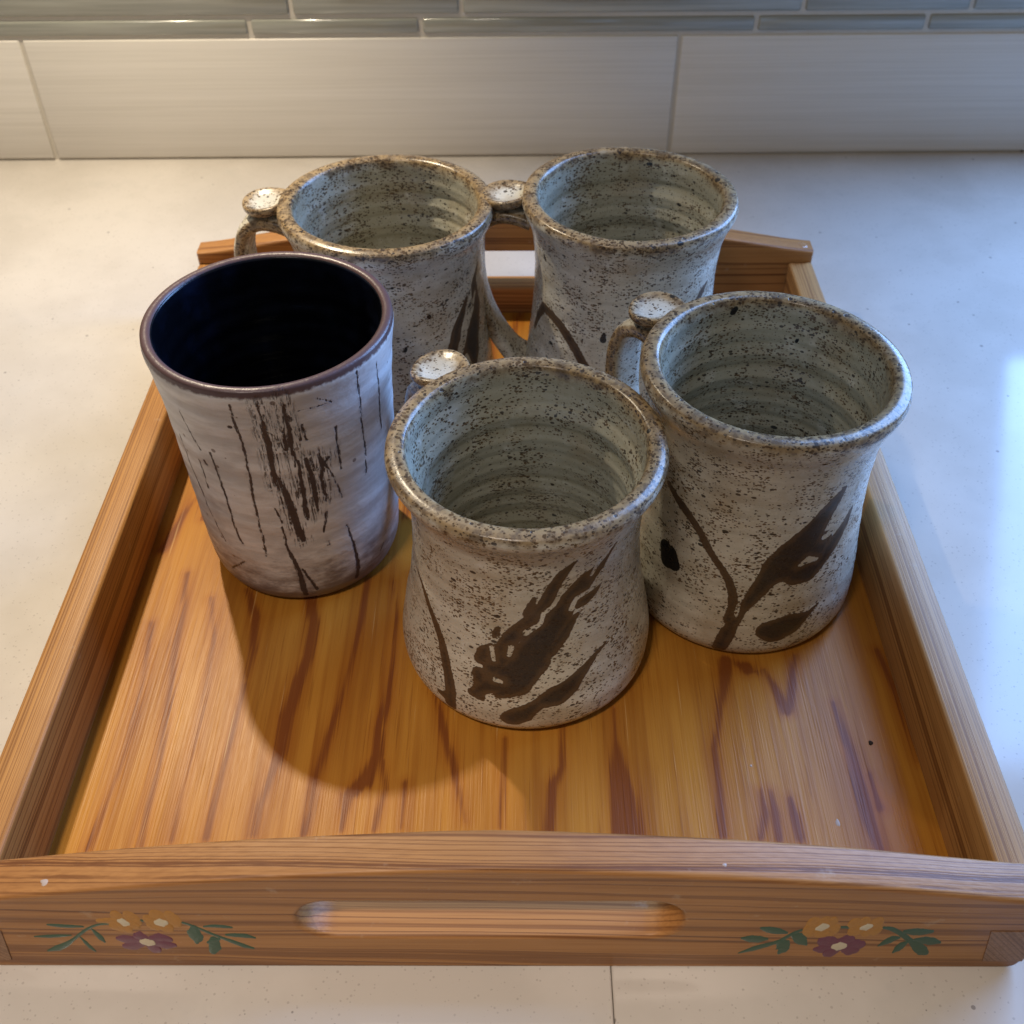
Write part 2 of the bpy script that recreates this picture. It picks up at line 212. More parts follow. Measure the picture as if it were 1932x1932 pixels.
# ---------------------------------------------------------------- node helpers
class G:
    def __init__(self, name):
        self.m = bpy.data.materials.new(name)
        self.m.use_nodes = True
        self.t = self.m.node_tree
        self.b = self.t.nodes['Principled BSDF']
    def n(self, typ, **kw):
        x = self.t.nodes.new(typ)
        for k, v in kw.items():
            setattr(x, k, v)
        return x
    def set(self, sock, v):
        if isinstance(v, bpy.types.NodeSocket):
            self.t.links.new(v, sock)
        elif isinstance(v, (tuple, list)):
            sock.default_value = tuple(v) + ((1,) if len(sock.default_value) == 4 and len(v) == 3 else ())
        else:
            sock.default_value = v
    def math(self, op, a, b=0.0, c=0.0, clamp=False):
        x = self.n('ShaderNodeMath', operation=op, use_clamp=clamp)
        for i, v in enumerate((a, b, c)):
            self.set(x.inputs[i], v)
        return x.outputs[0]
    def vmul(self, v, s):
        x = self.n('ShaderNodeVectorMath', operation='MULTIPLY')
        self.set(x.inputs[0], v)
        self.set(x.inputs[1], s)
        return x.outputs[0]
    def vadd(self, v, s):
        x = self.n('ShaderNodeVectorMath', operation='ADD')
        self.set(x.inputs[0], v)
        self.set(x.inputs[1], s)
        return x.outputs[0]
    def dot(self, v, s):
        x = self.n('ShaderNodeVectorMath', operation='DOT_PRODUCT')
        self.set(x.inputs[0], v)
        self.set(x.inputs[1], s)
        return x.outputs['Value']
    def noise(self, v, scale=1.0, detail=3.0, rough=0.5, dist=0.0):
        x = self.n('ShaderNodeTexNoise')
        self.set(x.inputs['Vector'], v)
        self.set(x.inputs['Scale'], scale)
        x.inputs['Detail'].default_value = detail
        x.inputs['Roughness'].default_value = rough
        x.inputs['Distortion'].default_value = dist
        return x.outputs['Fac']
    def n1(self, w):
        x = self.n('ShaderNodeTexNoise', noise_dimensions='1D')
        self.set(x.inputs['W'], w)
        x.inputs['Detail'].default_value = 1.0
        return x.outputs['Fac']
    def voro(self, v, scale):
        x = self.n('ShaderNodeTexVoronoi')
        self.set(x.inputs['Vector'], v)
        self.set(x.inputs['Scale'], scale)
        s = self.n('ShaderNodeSeparateColor')
        self.set(s.inputs[0], x.outputs['Color'])
        return x.outputs['Distance'], s.outputs[0], s.outputs[1]
    def ss(self, v, a, b):
        """smoothstep from a to b (a may exceed b)"""
        x = self.n('ShaderNodeMapRange', interpolation_type='SMOOTHSTEP')
        self.set(x.inputs['Value'], v)
        lo, hi = 0.0, 1.0
        if not isinstance(a, bpy.types.NodeSocket) and not isinstance(b, bpy.types.NodeSocket) and a > b:
            a, b, lo, hi = b, a, 1.0, 0.0
        self.set(x.inputs['From Min'], a)
        self.set(x.inputs['From Max'], b)
        x.inputs['To Min'].default_value = lo
        x.inputs['To Max'].default_value = hi
        return x.outputs[0]
    def mix(self, f, a, b):
        x = self.n('ShaderNodeMix', data_type='RGBA')
        self.set(x.inputs[0], f)
        self.set(x.inputs[6], a)
        self.set(x.inputs[7], b)
        return x.outputs[2]
    def mul(self, f, a, b):
        x = self.n('ShaderNodeMix', data_type='RGBA', blend_type='MULTIPLY')
        self.set(x.inputs[0], f)
        self.set(x.inputs[6], a)
        self.set(x.inputs[7], b)
        return x.outputs[2]
    def attr(self, name):
        return self.n('ShaderNodeAttribute', attribute_name=name).outputs['Fac']
    def obj_co(self, vary=0.0):
        c = self.n('ShaderNodeTexCoord').outputs['Object']
        if vary:
            r = self.n('ShaderNodeObjectInfo').outputs['Random']
            cv = self.n('ShaderNodeCombineXYZ')
            m = self.math('MULTIPLY', r, vary)
            for i in range(3):
                self.set(cv.inputs[i], m)
            c = self.vadd(c, cv.outputs[0])
        return c
    def bump(self, h, strength, dist):
        x = self.n('ShaderNodeBump')
        x.inputs['Strength'].default_value = strength
        x.inputs['Distance'].default_value = dist
        self.set(x.inputs['Height'], h)
        self.t.links.new(x.outputs[0], self.b.inputs['Normal'])
    def out(self, **kw):
        for k, v in kw.items():
            self.set(self.b.inputs[k.replace('_', ' ')], v)
        return self.m

# ---------------------------------------------------------------- materials
def mat_glaze():
    g = G('speckled stoneware glaze')
    p = g.obj_co(3.7)
    lip = g.attr('lip')
    paint = g.attr('paint')
    blot = g.attr('blot')
    inner = g.attr('inner')
    streak = g.noise(g.vmul(p, (26, 26, 170)), 1.0, 4, 0.65)
    cloud = g.noise(p, 38, 4, 0.55)
    col = g.mix(g.ss(streak, 0.25, 0.75), (0.47, 0.44, 0.36), (0.68, 0.655, 0.565))
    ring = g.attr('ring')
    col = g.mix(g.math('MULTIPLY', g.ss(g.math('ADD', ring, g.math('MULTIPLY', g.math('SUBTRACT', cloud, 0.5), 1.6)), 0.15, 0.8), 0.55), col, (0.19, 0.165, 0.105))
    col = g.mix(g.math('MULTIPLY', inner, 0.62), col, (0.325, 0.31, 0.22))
    col = g.mix(g.math('MULTIPLY', g.ss(cloud, 0.44, 0.70), 0.50), col, (0.37, 0.29, 0.18))
    wht = g.noise(p, 90, 3, 0.6)
    col = g.mix(g.math('MULTIPLY', g.ss(wht, 0.56, 0.75), 0.5), col, (0.76, 0.75, 0.68))
    # iron-rich band on the lip
    rn = g.noise(p, 230, 4, 0.65)
    rn2 = g.noise(p, 60, 2, 0.5)
    edge = g.math('ADD', lip, g.math('MULTIPLY', g.math('SUBTRACT', rn, 0.5), 9.0))
    edge = g.math('ADD', edge, g.math('MULTIPLY', g.math('SUBTRACT', rn2, 0.5), 10.0))
    rim = g.ss(edge, 9.5, 3.5)
    col = g.mix(g.math('MULTIPLY', rim, 0.88), col, g.mix(g.ss(rn, 0.36, 0.58), (0.12, 0.068, 0.027), (0.32, 0.205, 0.085)))
    # iron specks, fine and coarse
    q = g.vmul(p, (1.0, 1.0, 1.7))
    d1, r1, s1 = g.voro(q, 860)
    dens = g.ss(g.noise(p, 70, 3, 0.6), 0.36, 0.70)
    dens = g.math('ADD', dens, g.math('MULTIPLY', rim, 0.40))
    t1 = g.math('MULTIPLY', g.math('POWER', r1, 1.9), g.math('ADD', 0.42, g.math('MULTIPLY', dens, 0.75)))
    m1 = g.ss(g.math('SUBTRACT', t1, d1), 0.0, 0.14)
    d2, r2, s2 = g.voro(g.vadd(q, (0.13, 0.4, 0.2)), 390)
    t2 = g.math('MULTIPLY', g.math('POWER', r2, 4.6), 0.48)
    m2 = g.ss(g.math('SUBTRACT', t2, d2), 0.0, 0.07)
    d3, r3, s3 = g.voro(g.vadd(q, (0.53, 0.1, 0.7)), 120)
    t3 = g.math('MULTIPLY', g.math('POWER', r3, 9.0), 0.22)
    m3 = g.ss(g.math('SUBTRACT', t3, d3), 0.0, 0.03)
    col = g.mix(g.math('MULTIPLY', m1, 0.92), col, g.mix(s1, (0.030, 0.020, 0.013), (0.125, 0.068, 0.027)))
    col = g.mix(g.math('MULTIPLY', m2, 0.88), col, (0.032, 0.022, 0.018))
    col = g.mix(g.math('MULTIPLY', m3, 0.93), col, (0.014, 0.014, 0.016))
    # brushed iron decoration
    en = g.noise(p, 620, 3, 0.6)
    pp = g.math('ADD', paint, g.math('MULTIPLY', g.math('SUBTRACT', en, 0.5), 1.3))
    pm = g.ss(pp, -0.10, 0.28)
    deep = g.ss(g.math('ADD', paint, g.math('MULTIPLY', g.math('SUBTRACT', g.noise(p, 150, 3, 0.6), 0.5), 4.5)), 0.8, 3.6)
    fleck = g.ss(g.noise(p, 1500, 2, 0.5), 0.5, 0.75)
    pc = g.mix(deep, (0.080, 0.045, 0.022), (0.022, 0.015, 0.013))
    pc = g.mix(g.math('MULTIPLY', fleck, 0.35), pc, (0.11, 0.062, 0.03))
    col = g.mix(g.math('MULTIPLY', pm, 0.97), col, pc)
    bmk = g.ss(g.math('ADD', blot, g.math('MULTIPLY', g.math('SUBTRACT', en, 0.5), 0.8)), -0.1, 0.3)
    col = g.mix(bmk, col, (0.010, 0.010, 0.011))
    h = g.math('ADD', g.math('MULTIPLY', g.noise(p, 420, 3, 0.6), 0.5), g.math('MULTIPLY', pm, 0.9))
    h = g.math('ADD', h, g.math('MULTIPLY', streak, 0.6))
    h = g.math('SUBTRACT', h, g.math('MULTIPLY', m2, 0.5))
    g.bump(h, 0.55, 0.00035)
    ro = g.math('ADD', 0.20, g.math('MULTIPLY', g.noise(p, 160, 3, 0.6), 0.16))
    ro = g.math('ADD', ro, g.math('MULTIPLY', pm, 0.12))
    return g.out(Base_Color=col, Roughness=ro, Specular_IOR_Level=0.5)

def mat_slip():
    g = G('scored white slip')
    p = g.obj_co()
    lip = g.attr('lip')
    crack = g.attr('paint')
    hz = g.attr('hz')
    n1 = g.noise(g.vmul(p, (30, 30, 150)), 1.0, 4, 0.6)
    n2 = g.noise(p, 45, 4, 0.6)
    n3 = g.noise(p, 420, 3, 0.65)
    col = g.mix(g.ss(n1, 0.35, 0.68), (0.50, 0.485, 0.48), (0.71, 0.705, 0.71))
    col = g.mix(g.math('MULTIPLY', g.ss(n2, 0.52, 0.72), 0.55), col, (0.34, 0.305, 0.30))
    # clay showing through at the foot
    ft = g.ss(g.math('ADD', hz, g.math('MULTIPLY', g.math('SUBTRACT', g.noise(g.vmul(p, (75, 75, 190)), 1.0, 5, 0.72), 0.5), 75.0)), 36.0, 4.0)
    col = g.mix(g.math('MULTIPLY', ft, 0.82), col, (0.10, 0.065, 0.058))
    # unglazed lip
    lf = g.ss(g.math('ADD', lip, g.math('MULTIPLY', g.math('SUBTRACT', n3, 0.5), 3.0)), 5.2, 3.6)
    col = g.mix(lf, col, (0.105, 0.060, 0.060))
    # sgraffito scratches
    gap = g.noise(g.vmul(p, (380, 380, 90)), 1.0, 3, 0.65)
    e = g.math('ADD', crack, g.math('MULTIPLY', g.math('SUBTRACT', g.noise(g.vmul(p, (1100, 1100, 330)), 1.0, 3, 0.65), 0.5), 2.2))
    e = g.math('SUBTRACT', e, g.math('MULTIPLY', g.ss(gap, 0.54, 0.76), 0.9))
    cm = g.ss(e, -0.12, 0.22)
    zone = g.attr('zone')
    hat = g.noise(g.vmul(p, (1250, 1250, 75)), 1.0, 3, 0.7)
    zm = g.math('MULTIPLY', g.ss(zone, -2.5, 1.0), g.ss(hat, 0.51, 0.58))
    cm = g.math('MAXIMUM', cm, g.math('MULTIPLY', zm, g.ss(n3, 0.36, 0.50)))
    halo = g.math('MULTIPLY', g.ss(g.math('ADD', crack, g.math('MULTIPLY', g.math('SUBTRACT', g.noise(p, 210, 4, 0.7), 0.5), 9.0)), -0.6, 1.6), 0.35)
    col = g.mix(halo, col, (0.13, 0.085, 0.075))
    col = g.mix(g.math('MULTIPLY', cm, 0.95), col, (0.030, 0.018, 0.020))
    d2, r2, s2 = g.voro(p, 210)
    m2 = g.ss(g.math('SUBTRACT', g.math('MULTIPLY', g.math('POWER', r2, 9.0), 0.30), d2), 0.0, 0.05)
    col = g.mix(g.math('MULTIPLY', m2, 0.7), col, (0.10, 0.06, 0.04))
    h = g.math('ADD', g.math('MULTIPLY', n1, 1.0), g.math('MULTIPLY', g.noise(p, 260, 3, 0.6), 0.6))
    h = g.math('SUBTRACT', h, g.math('MULTIPLY', cm, 1.6))
    g.bump(h, 0.7, 0.0005)
    return g.out(Base_Color=col, Roughness=g.math('SUBTRACT', 0.52, g.math('ADD', 0.08, g.math('MULTIPLY', lf, 0.08))), Specular_IOR_Level=0.5)

def mat_black_glaze():
    g = G('black blue glaze')
    p = g.obj_co()
    n = g.noise(p, 300, 3, 0.6)
    sp = g.noise(p, 700, 2, 0.5)
    col = g.mix(g.ss(g.noise(p, 50, 3, 0.6), 0.4, 0.75), (0.0025, 0.003, 0.005), (0.006, 0.009, 0.022))
    g.bump(g.math('ADD', n, sp), 0.25, 0.0003)
    return g.out(Base_Color=col, Roughness=0.24, Specular_IOR_Level=0.38)

def mat_wood(name, k, dist, light, dark, along, amt=0.85, rough=0.40, off=(0, 0, 0), bump=0.25):
    """growth rings: k = ring frequency vector (1/m), along = grain axis 0/1/2"""
    g = G(name)
    p = g.vadd(g.obj_co(), off)
    st = [26.0, 26.0, 26.0]
    st[along] = 3.2
    fb = [1500.0, 1500.0, 1500.0]
    fb[along] = 22.0
    f2 = [420.0, 420.0, 420.0]
    f2[along] = 12.0
    f = g.math('ADD', g.dot(p, k), g.math('MULTIPLY', g.noise(g.vmul(p, tuple(st)), 1.0, 3, 0.5), dist))
    f = g.math('ADD', f, g.math('MULTIPLY', g.n1(g.math('MULTIPLY', f, 0.43)), 2.6))
    fr = g.math('FRACT', f)
    fl = g.math('FLOOR', f)
    wn = g.n('ShaderNodeTexWhiteNoise', noise_dimensions='1D')
    g.set(wn.inputs['W'], fl)
    fine = g.noise(g.vmul(p, tuple(fb)), 1.0, 2, 0.5)
    mid = g.noise(g.vmul(p, tuple(f2)), 1.0, 3, 0.6)
    frj = g.math('ADD', fr, g.math('MULTIPLY', g.math('SUBTRACT', mid, 0.5), 0.22))
    late = g.math('MULTIPLY', g.ss(frj, 0.42, 0.86), g.ss(frj, 1.02, 0.90))
    late = g.math('MULTIPLY', late, g.math('ADD', 0.60, g.math('MULTIPLY', wn.outputs[0], 0.40)))
    col = g.mix(g.math('MULTIPLY', late, amt), light, dark)
    col = g.mul(g.math('MULTIPLY', g.ss(fine, 0.35, 0.75), 0.30), col, (0.45, 0.36, 0.30))
    col = g.mul(g.math('MULTIPLY', g.ss(g.noise(g.vmul(p, (18, 18, 18)), 1.0, 3, 0.6), 0.45, 0.75), 0.35), col, (0.70, 0.58, 0.45))
    # worn, paler bruises
    w = g.ss(g.noise(p, 95, 4, 0.65), 0.64, 0.74)
    col = g.mix(g.math('MULTIPLY', w, 0.30), col, (0.46, 0.33, 0.21))
    g.bump(g.math('SUBTRACT', g.math('MULTIPLY', fine, 0.6), g.math('MULTIPLY', late, 0.5)), bump, 0.0004)
    return g.out(Base_Color=col, Roughness=g.math('ADD', rough, g.math('MULTIPLY', fine, 0.12)), Specular_IOR_Level=0.33)

def mat_ply():
    g = G('lacquered fir plywood')
    p = g.obj_co()
    s = g.attr('streak')
    fib = g.noise(g.vmul(p, (1300, 24, 1300)), 1.0, 3, 0.55)
    fib2 = g.noise(g.vmul(p, (330, 7, 330)), 1.0, 3, 0.6)
    broad = g.noise(g.vmul(p, (46, 6, 40)), 1.0, 3, 0.55)
    col = g.mix(g.ss(broad, 0.34, 0.68), (0.34, 0.135, 0.018), (0.45, 0.20, 0.028))
    col = g.mul(g.math('MULTIPLY', g.ss(fib2, 0.42, 0.72), 0.45), col, (0.62, 0.45, 0.32))
    e = g.math('ADD', s, g.math('MULTIPLY', g.math('SUBTRACT', fib2, 0.5), 3.6))
    e = g.math('ADD', e, g.math('MULTIPLY', g.math('SUBTRACT', fib, 0.5), 4.2))
    halo = g.ss(e, -5.0, 0.6)
    m = g.ss(e, -1.0, 1.3)
    col = g.mul(g.math('MULTIPLY', halo, 0.42), col, (0.72, 0.46, 0.30))
    col = g.mix(g.math('MULTIPLY', m, 0.82), col, (0.155, 0.040, 0.010))
    pore = g.ss(fib, 0.60, 0.72)
    col = g.mul(g.math('MULTIPLY', pore, 0.40), col, (0.40, 0.26, 0.18))
    pale = g.math('MULTIPLY', g.ss(g.noise(g.vmul(p, (900, 16, 900)), 1.0, 2, 0.5), 0.68, 0.74), 0.35)
    col = g.mix(pale, col, (0.62, 0.40, 0.17))
    g.bump(g.math('ADD', fib, g.math('MULTIPLY', fib2, 0.7)), 0.35, 0.0004)
    return g.out(Base_Color=col, Roughness=g.math('ADD', 0.30, g.math('MULTIPLY', fib2, 0.14)), Specular_IOR_Level=0.22)

def mat_counter():
    g = G('pale quartz countertop')
    p = g.obj_co()
    a = g.noise(p, 11, 5, 0.6)
    b = g.noise(p, 45, 4, 0.65)
    col = g.mix(g.ss(a, 0.35, 0.65), (0.53, 0.49, 0.44), (0.60, 0.56, 0.51))
    col = g.mix(g.math('MULTIPLY', g.ss(b, 0.55, 0.75), 0.35), col, (0.50, 0.475, 0.44))
    d, r, s = g.voro(p, 900)
    m = g.ss(g.math('SUBTRACT', g.math('MULTIPLY', g.math('POWER', r, 6.0), 0.5), d), 0.0, 0.12)
    col = g.mix(g.math('MULTIPLY', m, 0.40), col, (0.27, 0.235, 0.21))
    d, r, s = g.voro(p, 190)
    m = g.ss(g.math('SUBTRACT', g.math('MULTIPLY', g.math('POWER', r, 16.0), 0.22), d), 0.0, 0.04)
    col = g.mix(g.math('MULTIPLY', m, 0.7), col, (0.18, 0.16, 0.15))
    g.bump(g.noise(p, 700, 2, 0.5), 0.06, 0.0002)
    return g.out(Base_Color=col, Roughness=g.math('ADD', 0.09, g.math('MULTIPLY', b, 0.06)), Specular_IOR_Level=0.38)

def mat_tile():
    g = G('brushed cream ceramic tile')
    p = g.obj_co(1.3)
    ln = g.noise(g.vmul(p, (7, 50, 760)), 1.0, 3, 0.6)
    ln2 = g.noise(g.vmul(p, (3, 20, 180)), 1.0, 2, 0.5)
    col = g.mix(g.ss(ln, 0.3, 0.7), (0.62, 0.59, 0.54), (0.69, 0.66, 0.61))
    col = g.mix(g.math('MULTIPLY', g.ss(ln2, 0.4, 0.7), 0.3), col, (0.74, 0.71, 0.67))
    g.bump(ln, 0.12, 0.0004)
    return g.out(Base_Color=col, Roughness=0.30, Specular_IOR_Level=0.5)

def mat_glass_tile():
    g = G('grey green glass tile')
    p = g.obj_co(2.1)
    ln = g.noise(g.vmul(p, (9, 40, 260)), 1.0, 3, 0.6)
    col = g.mix(g.ss(ln, 0.3, 0.7), (0.24, 0.245, 0.215), (0.34, 0.345, 0.305))
    g.bump(ln, 0.12, 0.0006)
    return g.out(Base_Color=col, Roughness=0.16, Specular_IOR_Level=0.6, Coat_Weight=0.4, Coat_Roughness=0.05)

def mat_plain(name, col, rough=0.5, var=0.15, scale=300, spec=0.5):
    g = G(name)
    p = g.obj_co()
    n = g.noise(p, scale, 3, 0.6)
    c = g.mul(g.math('MULTIPLY', n, var * 2), col, (0.5, 0.5, 0.5))
    g.bump(n, 0.2, 0.0003)
    return g.out(Base_Color=c, Roughness=rough, Specular_IOR_Level=spec)

M_glaze = mat_glaze()
M_slip = mat_slip()
M_black = mat_black_glaze()
PINE_L, PINE_D = (0.39, 0.18, 0.055), (0.135, 0.044, 0.013)
M_front = mat_wood('pine board grain across', (2, 190, 84), 1.8, PINE_L, PINE_D, 0, 0.9)
M_back = mat_wood('pine back board grain across', (2, 180, 95), 1.6, PINE_L, PINE_D, 0, 0.9, off=(0.31, 0.2, 0.11))
M_railL = mat_wood('pine rail fine grain', (640, 2, 95), 1.3, (0.46, 0.225, 0.066), (0.18, 0.068, 0.019), 1, 0.9)
M_railR = mat_wood('pine rail fine grain pale', (600, -3, 110), 1.3, (0.46, 0.245, 0.088), (0.19, 0.080, 0.028), 1, 0.9, off=(0.1, 0.37, 0.05))
M_end = mat_wood('pine end grain', (420, 6, 330), 0.8, (0.30, 0.17, 0.095), (0.14, 0.070, 0.040), 1, 0.8, rough=0.55)
M_ply = mat_ply()
M_counter = mat_counter()
M_tile = mat_tile()
M_glass = mat_glass_tile()
M_grout = mat_plain('sanded grout', (0.62, 0.58, 0.51), 0.85, 0.2, 900)
M_green = mat_plain('dark green paint', (0.028, 0.088, 0.044), 0.45, 0.3, 900)
M_orange = mat_plain('ochre orange paint', (0.50, 0.215, 0.022), 0.5, 0.4, 700)
M_purple = mat_plain('plum paint', (0.17, 0.028, 0.065), 0.45, 0.45, 700)
M_cream = mat_plain('cream paint', (0.62, 0.52, 0.34), 0.45, 0.2, 900)
M_fleck = mat_plain('dried white paint', (0.44, 0.35, 0.29), 0.5, 0.2, 900)
M_crumb = mat_plain('dark crumb', (0.018, 0.013, 0.010), 0.6, 0.2, 900)
M_dowel = mat_plain('glossy wooden plug', (0.46, 0.24, 0.11), 0.18, 0.3, 400)
M_paint_wall = mat_plain('painted plaster', (0.62, 0.60, 0.56), 0.7, 0.1, 60)

# ---------------------------------------------------------------- the setting: countertop and tiled wall
WY, WK = 0.6174, 0.0105           # wall plane and its slight turn against the tray
WROT = math.atan(WK)

top_left = obj('countertop', box_mesh('countertop_slab', 0.9, 0.80, 0.03, 0.0008), M_counter)
top_left.location = (0.0399 - 0.00012 - 0.45, 0.23, -0.015)
top_left['kind'] = 'structure'
top_right = obj('countertop', box_mesh('countertop_slab', 1.2, 0.80, 0.03, 0.0008), M_counter)
top_right.location = (0.0399 + 0.00012 + 0.6, 0.23, -0.0151)
top_right['kind'] = 'structure'

def on_wall(u, z, d=0.0):
    """wall coordinate u (along), z, depth d in front of the grout"""
    return (u * math.cos(WROT) + d * math.sin(WROT), WY + u * math.sin(WROT) - d * math.cos(WROT), z)

wall = obj('wall', box_mesh('wall_backing', 1.09, 0.05, 0.36), M_grout, loc=on_wall(-0.155, 0.178, -0.0275), rot=(0, 0, WROT))
wall['kind'] = 'structure'
low = obj('wall', box_mesh('wall_below_window', 0.9, 0.05, 0.175), M_paint_wall, loc=on_wall(0.842, 0.0855, -0.0275), rot=(0, 0, WROT))
low['kind'] = 'structure'
wall_inv = Matrix.Rotation(-WROT, 4, 'Z') @ Matrix.Translation(-Vector(on_wall(-0.155, 0.178, -0.0275)))

def tiles(row_z0, row_z1, joints, gap, thick, mat, name, bev=0.0012):
    for a, b in zip(joints[:-1], joints[1:]):
        me = box_mesh(name, (b - a) - gap, thick, (row_z1 - row_z0), bev, 2)
        o = obj(name, me, mat, wall)
        u = (a + b) / 2
        o.location = (u + 0.155, -0.025 - 0.0017 + thick / 2, (row_z0 + row_z1) / 2 - 0.178)

PB = -0.3418
tiles(0.0018, 0.0886, [-0.69, PB, 0.1221, 0.5860], 0.0030, 0.0058, M_tile, 'large_tile', 0.0009)
zr = 0.0915
tiles(zr, zr + 0.0100, [-0.68, -0.42, -0.1795, -0.0600, 0.1745, 0.2938, 0.385], 0.0032, 0.0052, M_glass, 'glass_tile', 0.0014)
zr2 = zr + 0.0132
tiles(zr2, zr2 + 0.022, [-0.68, -0.39, -0.1490, -0.0315, 0.2055, 0.3220, 0.385], 0.0032, 0.0058, M_glass, 'glass_tile', 0.0014)
zr3 = zr2 + 0.0252
tiles(zr3, zr3 + 0.010, [-0.68, -0.30, -0.20, 0.02, 0.14, 0.385], 0.0032, 0.0052, M_glass, 'glass_tile', 0.0014)
zr4 = zr3 + 0.0132
tiles(zr4, zr4 + 0.022, [-0.68, -0.44, -0.10, 0.09, 0.30, 0.385], 0.0032, 0.0058, M_glass, 'glass_tile', 0.0014)
zr5 = zr4 + 0.0252
for i in range(3):
    js = [-0.68, -0.36 + 0.07 * i, -0.12 - 0.05 * i, 0.10 + 0.06 * i, 0.385]
    tiles(zr5 + i * 0.0505, zr5 + i * 0.0505 + 0.0473, js, 0.0032, 0.0058, M_glass, 'glass_tile', 0.0014)

# ---------------------------------------------------------------- the tray
TW, TD, TT = 0.36, 0.4118, 0.0141
HE, HS, ZF, RT = 0.0467, 0.0400, 0.00566, 0.0140
tray = thing('serving_tray', 'orange pine serving tray with painted flower garlands holding five stoneware cups', 'tray')

def curve_board(name, loops, thick, bevel):
    cu = bpy.data.curves.new(name, 'CURVE')
    cu.dimensions = '2D'
    cu.fill_mode = 'BOTH'
    cu.extrude = thick / 2 - bevel
    cu.bevel_depth = bevel
    cu.bevel_resolution = 3
    cu.offset = -bevel
    for pts in loops:
        s = cu.splines.new('POLY')
        s.points.add(len(pts) - 1)
        for i, (x, y) in enumerate(pts):
            s.points[i].co = (x, y, 0, 1)
        s.use_cyclic_u = True
    tmp = bpy.data.objects.new('tmp', cu)
    C.objects.link(tmp)
    dg = bpy.context.evaluated_depsgraph_get()
    me = bpy.data.meshes.new_from_object(tmp.evaluated_get(dg))
    bpy.data.objects.remove(tmp)
    bpy.data.curves.remove(cu)
    # stand it up: curve x -> x, curve y -> z, curve z -> -y
    co = np.zeros(len(me.vertices) * 3)
    me.vertices.foreach_get('co', co)
    co = co.reshape(-1, 3)
    co = np.stack([co[:, 0], -co[:, 2], co[:, 1]], -1)
    me.vertices.foreach_set('co', co.reshape(-1))
    me.update()
    me.name = name
    me.materials.clear()
    return smooth(me, 32)

def arch(u, hc):
    t = np.interp(abs(u), [0, .1, .21, .32, .43, .51, .59, .67, .74, .82, .9, .95, 1],
                  [0, .03, .10, .18, .27, .355, .45, .55, .65, .77, .89, .955, 1.0])
    return HE + hc * (1 - t)

def board_loop(hc):
    h = TW / 2
    pts = []
    r = 0.0045
    for k in range(5):                       # rounded lower corners
        a = -math.pi / 2 + k / 4 * math.pi / 2
        pts.append((h - r + r * math.cos(a), r + r * math.sin(a)))
    for k in range(61):
        u = 1 - 2 * k / 60
        pts.append((u * h, float(arch(u, hc))))
    for k in range(5):
        a = math.pi + k / 4 * math.pi / 2
        pts.append((-h + r + r * math.cos(a), r + r * math.sin(a)))
    return pts

def slot_loop(x0, x1, z0, z1):
    r = (z1 - z0) / 2
    zc = (z0 + z1) / 2
    pts = []
    for k in range(17):
        a = math.pi / 2 + k / 16 * math.pi
        pts.append((x0 + r + r * math.cos(a), zc + r * math.sin(a)))
    for k in range(17):
        a = -math.pi / 2 + k / 16 * math.pi
        pts.append((x1 - r + r * math.cos(a), zc + r * math.sin(a)))
    return pts[::-1]

fb = curve_board('front_board', [board_loop(0.0215), slot_loop(-0.0640, 0.0615, 0.0232, 0.0472)], TT, 0.0016)
front_board = obj('front_board', fb, M_front, tray, loc=(0, TT / 2, 0))
bb = curve_board('back_board', [board_loop(0.0215), slot_loop(-0.0640, 0.0615, 0.0232, 0.0472)], TT, 0.0016)
back_board = obj('back_board', bb, M_back, tray, loc=(0, TD - TT / 2, 0))

RL = TD - 2 * TT
for s, m in ((-1, M_railL), (1, M_railR)):
    me = box_mesh('side_rail', RT, RL + 0.0008, HS, 0.0016, 3)
    rail = obj('side_rail', me, m, tray, loc=(s * (TW / 2 - RT / 2), TD / 2, HS / 2))
    for yy in (-1, 1):                       # dovetail end grain let into the boards
        bm = bmesh.new()
        x0, x1 = (0.1662, 0.1627)
        pts = [(x0, 0.0061), (0.1797, 0.0061), (0.1797, 0.0280), (x1, 0.0280)]
        vs = []
        ya, yb = (-0.0003, 0.0100)
        for yv in (ya, yb):
            vs.append([bm.verts.new((s * px, yv, pz)) for px, pz in pts])
        bm.faces.new(vs[0]); bm.faces.new(vs[1][::-1])
        for i in range(4):
            j = (i + 1) % 4
            bm.faces.new((vs[0][i], vs[1][i], vs[1][j], vs[0][j]))
        if yy > 0:
            for v in bm.verts:
                v.co.y = TD - v.co.y
        for v in bm.verts:
            v.co -= rail.location
        bmesh.ops.recalc_face_normals(bm, faces=bm.faces)
        me = bpy.data.meshes.new('dovetail')
        bm.to_mesh(me)
        bm.free()
        obj('dovetail', me, M_end, rail)

# plywood floor of the tray, with its dark latewood figure stored on the mesh
nx, ny = 300, 300
xs = np.linspace(-0.1675, 0.1675, nx)
ys = np.linspace(TT - 0.0015, TD - TT + 0.0015, ny)
X, Y = np.meshgrid(xs, ys)
strk = list(T['FLOOR'])
for k in range(30):                          # the figure goes on under and behind the mugs
    x = -160 + k * 11.2 + random.uniform(-4, 4)
    y1 = random.uniform(185, 260)
    st = []
    for j in range(6):
        st.append((x + 7 * math.sin(j * 0.9 + k) + j * (k - 15) * -0.25, y1 + j * 40, random.uniform(0.8, 3.2)))
    strk.append(st)
sd = sdf_strokes(X * 1000, Y * 1000 , strk)
verts = np.stack([X, Y, np.full_like(X, ZF)], -1)
fl = grid_mesh('floor_panel', verts, closed_u=False)
attr(fl, 'streak', sd)
floor = obj('floor_panel', fl, M_ply, tray)
so = floor.modifiers.new('thick', 'SOLIDIFY')
so.thickness = 0.004
so.offset = -1

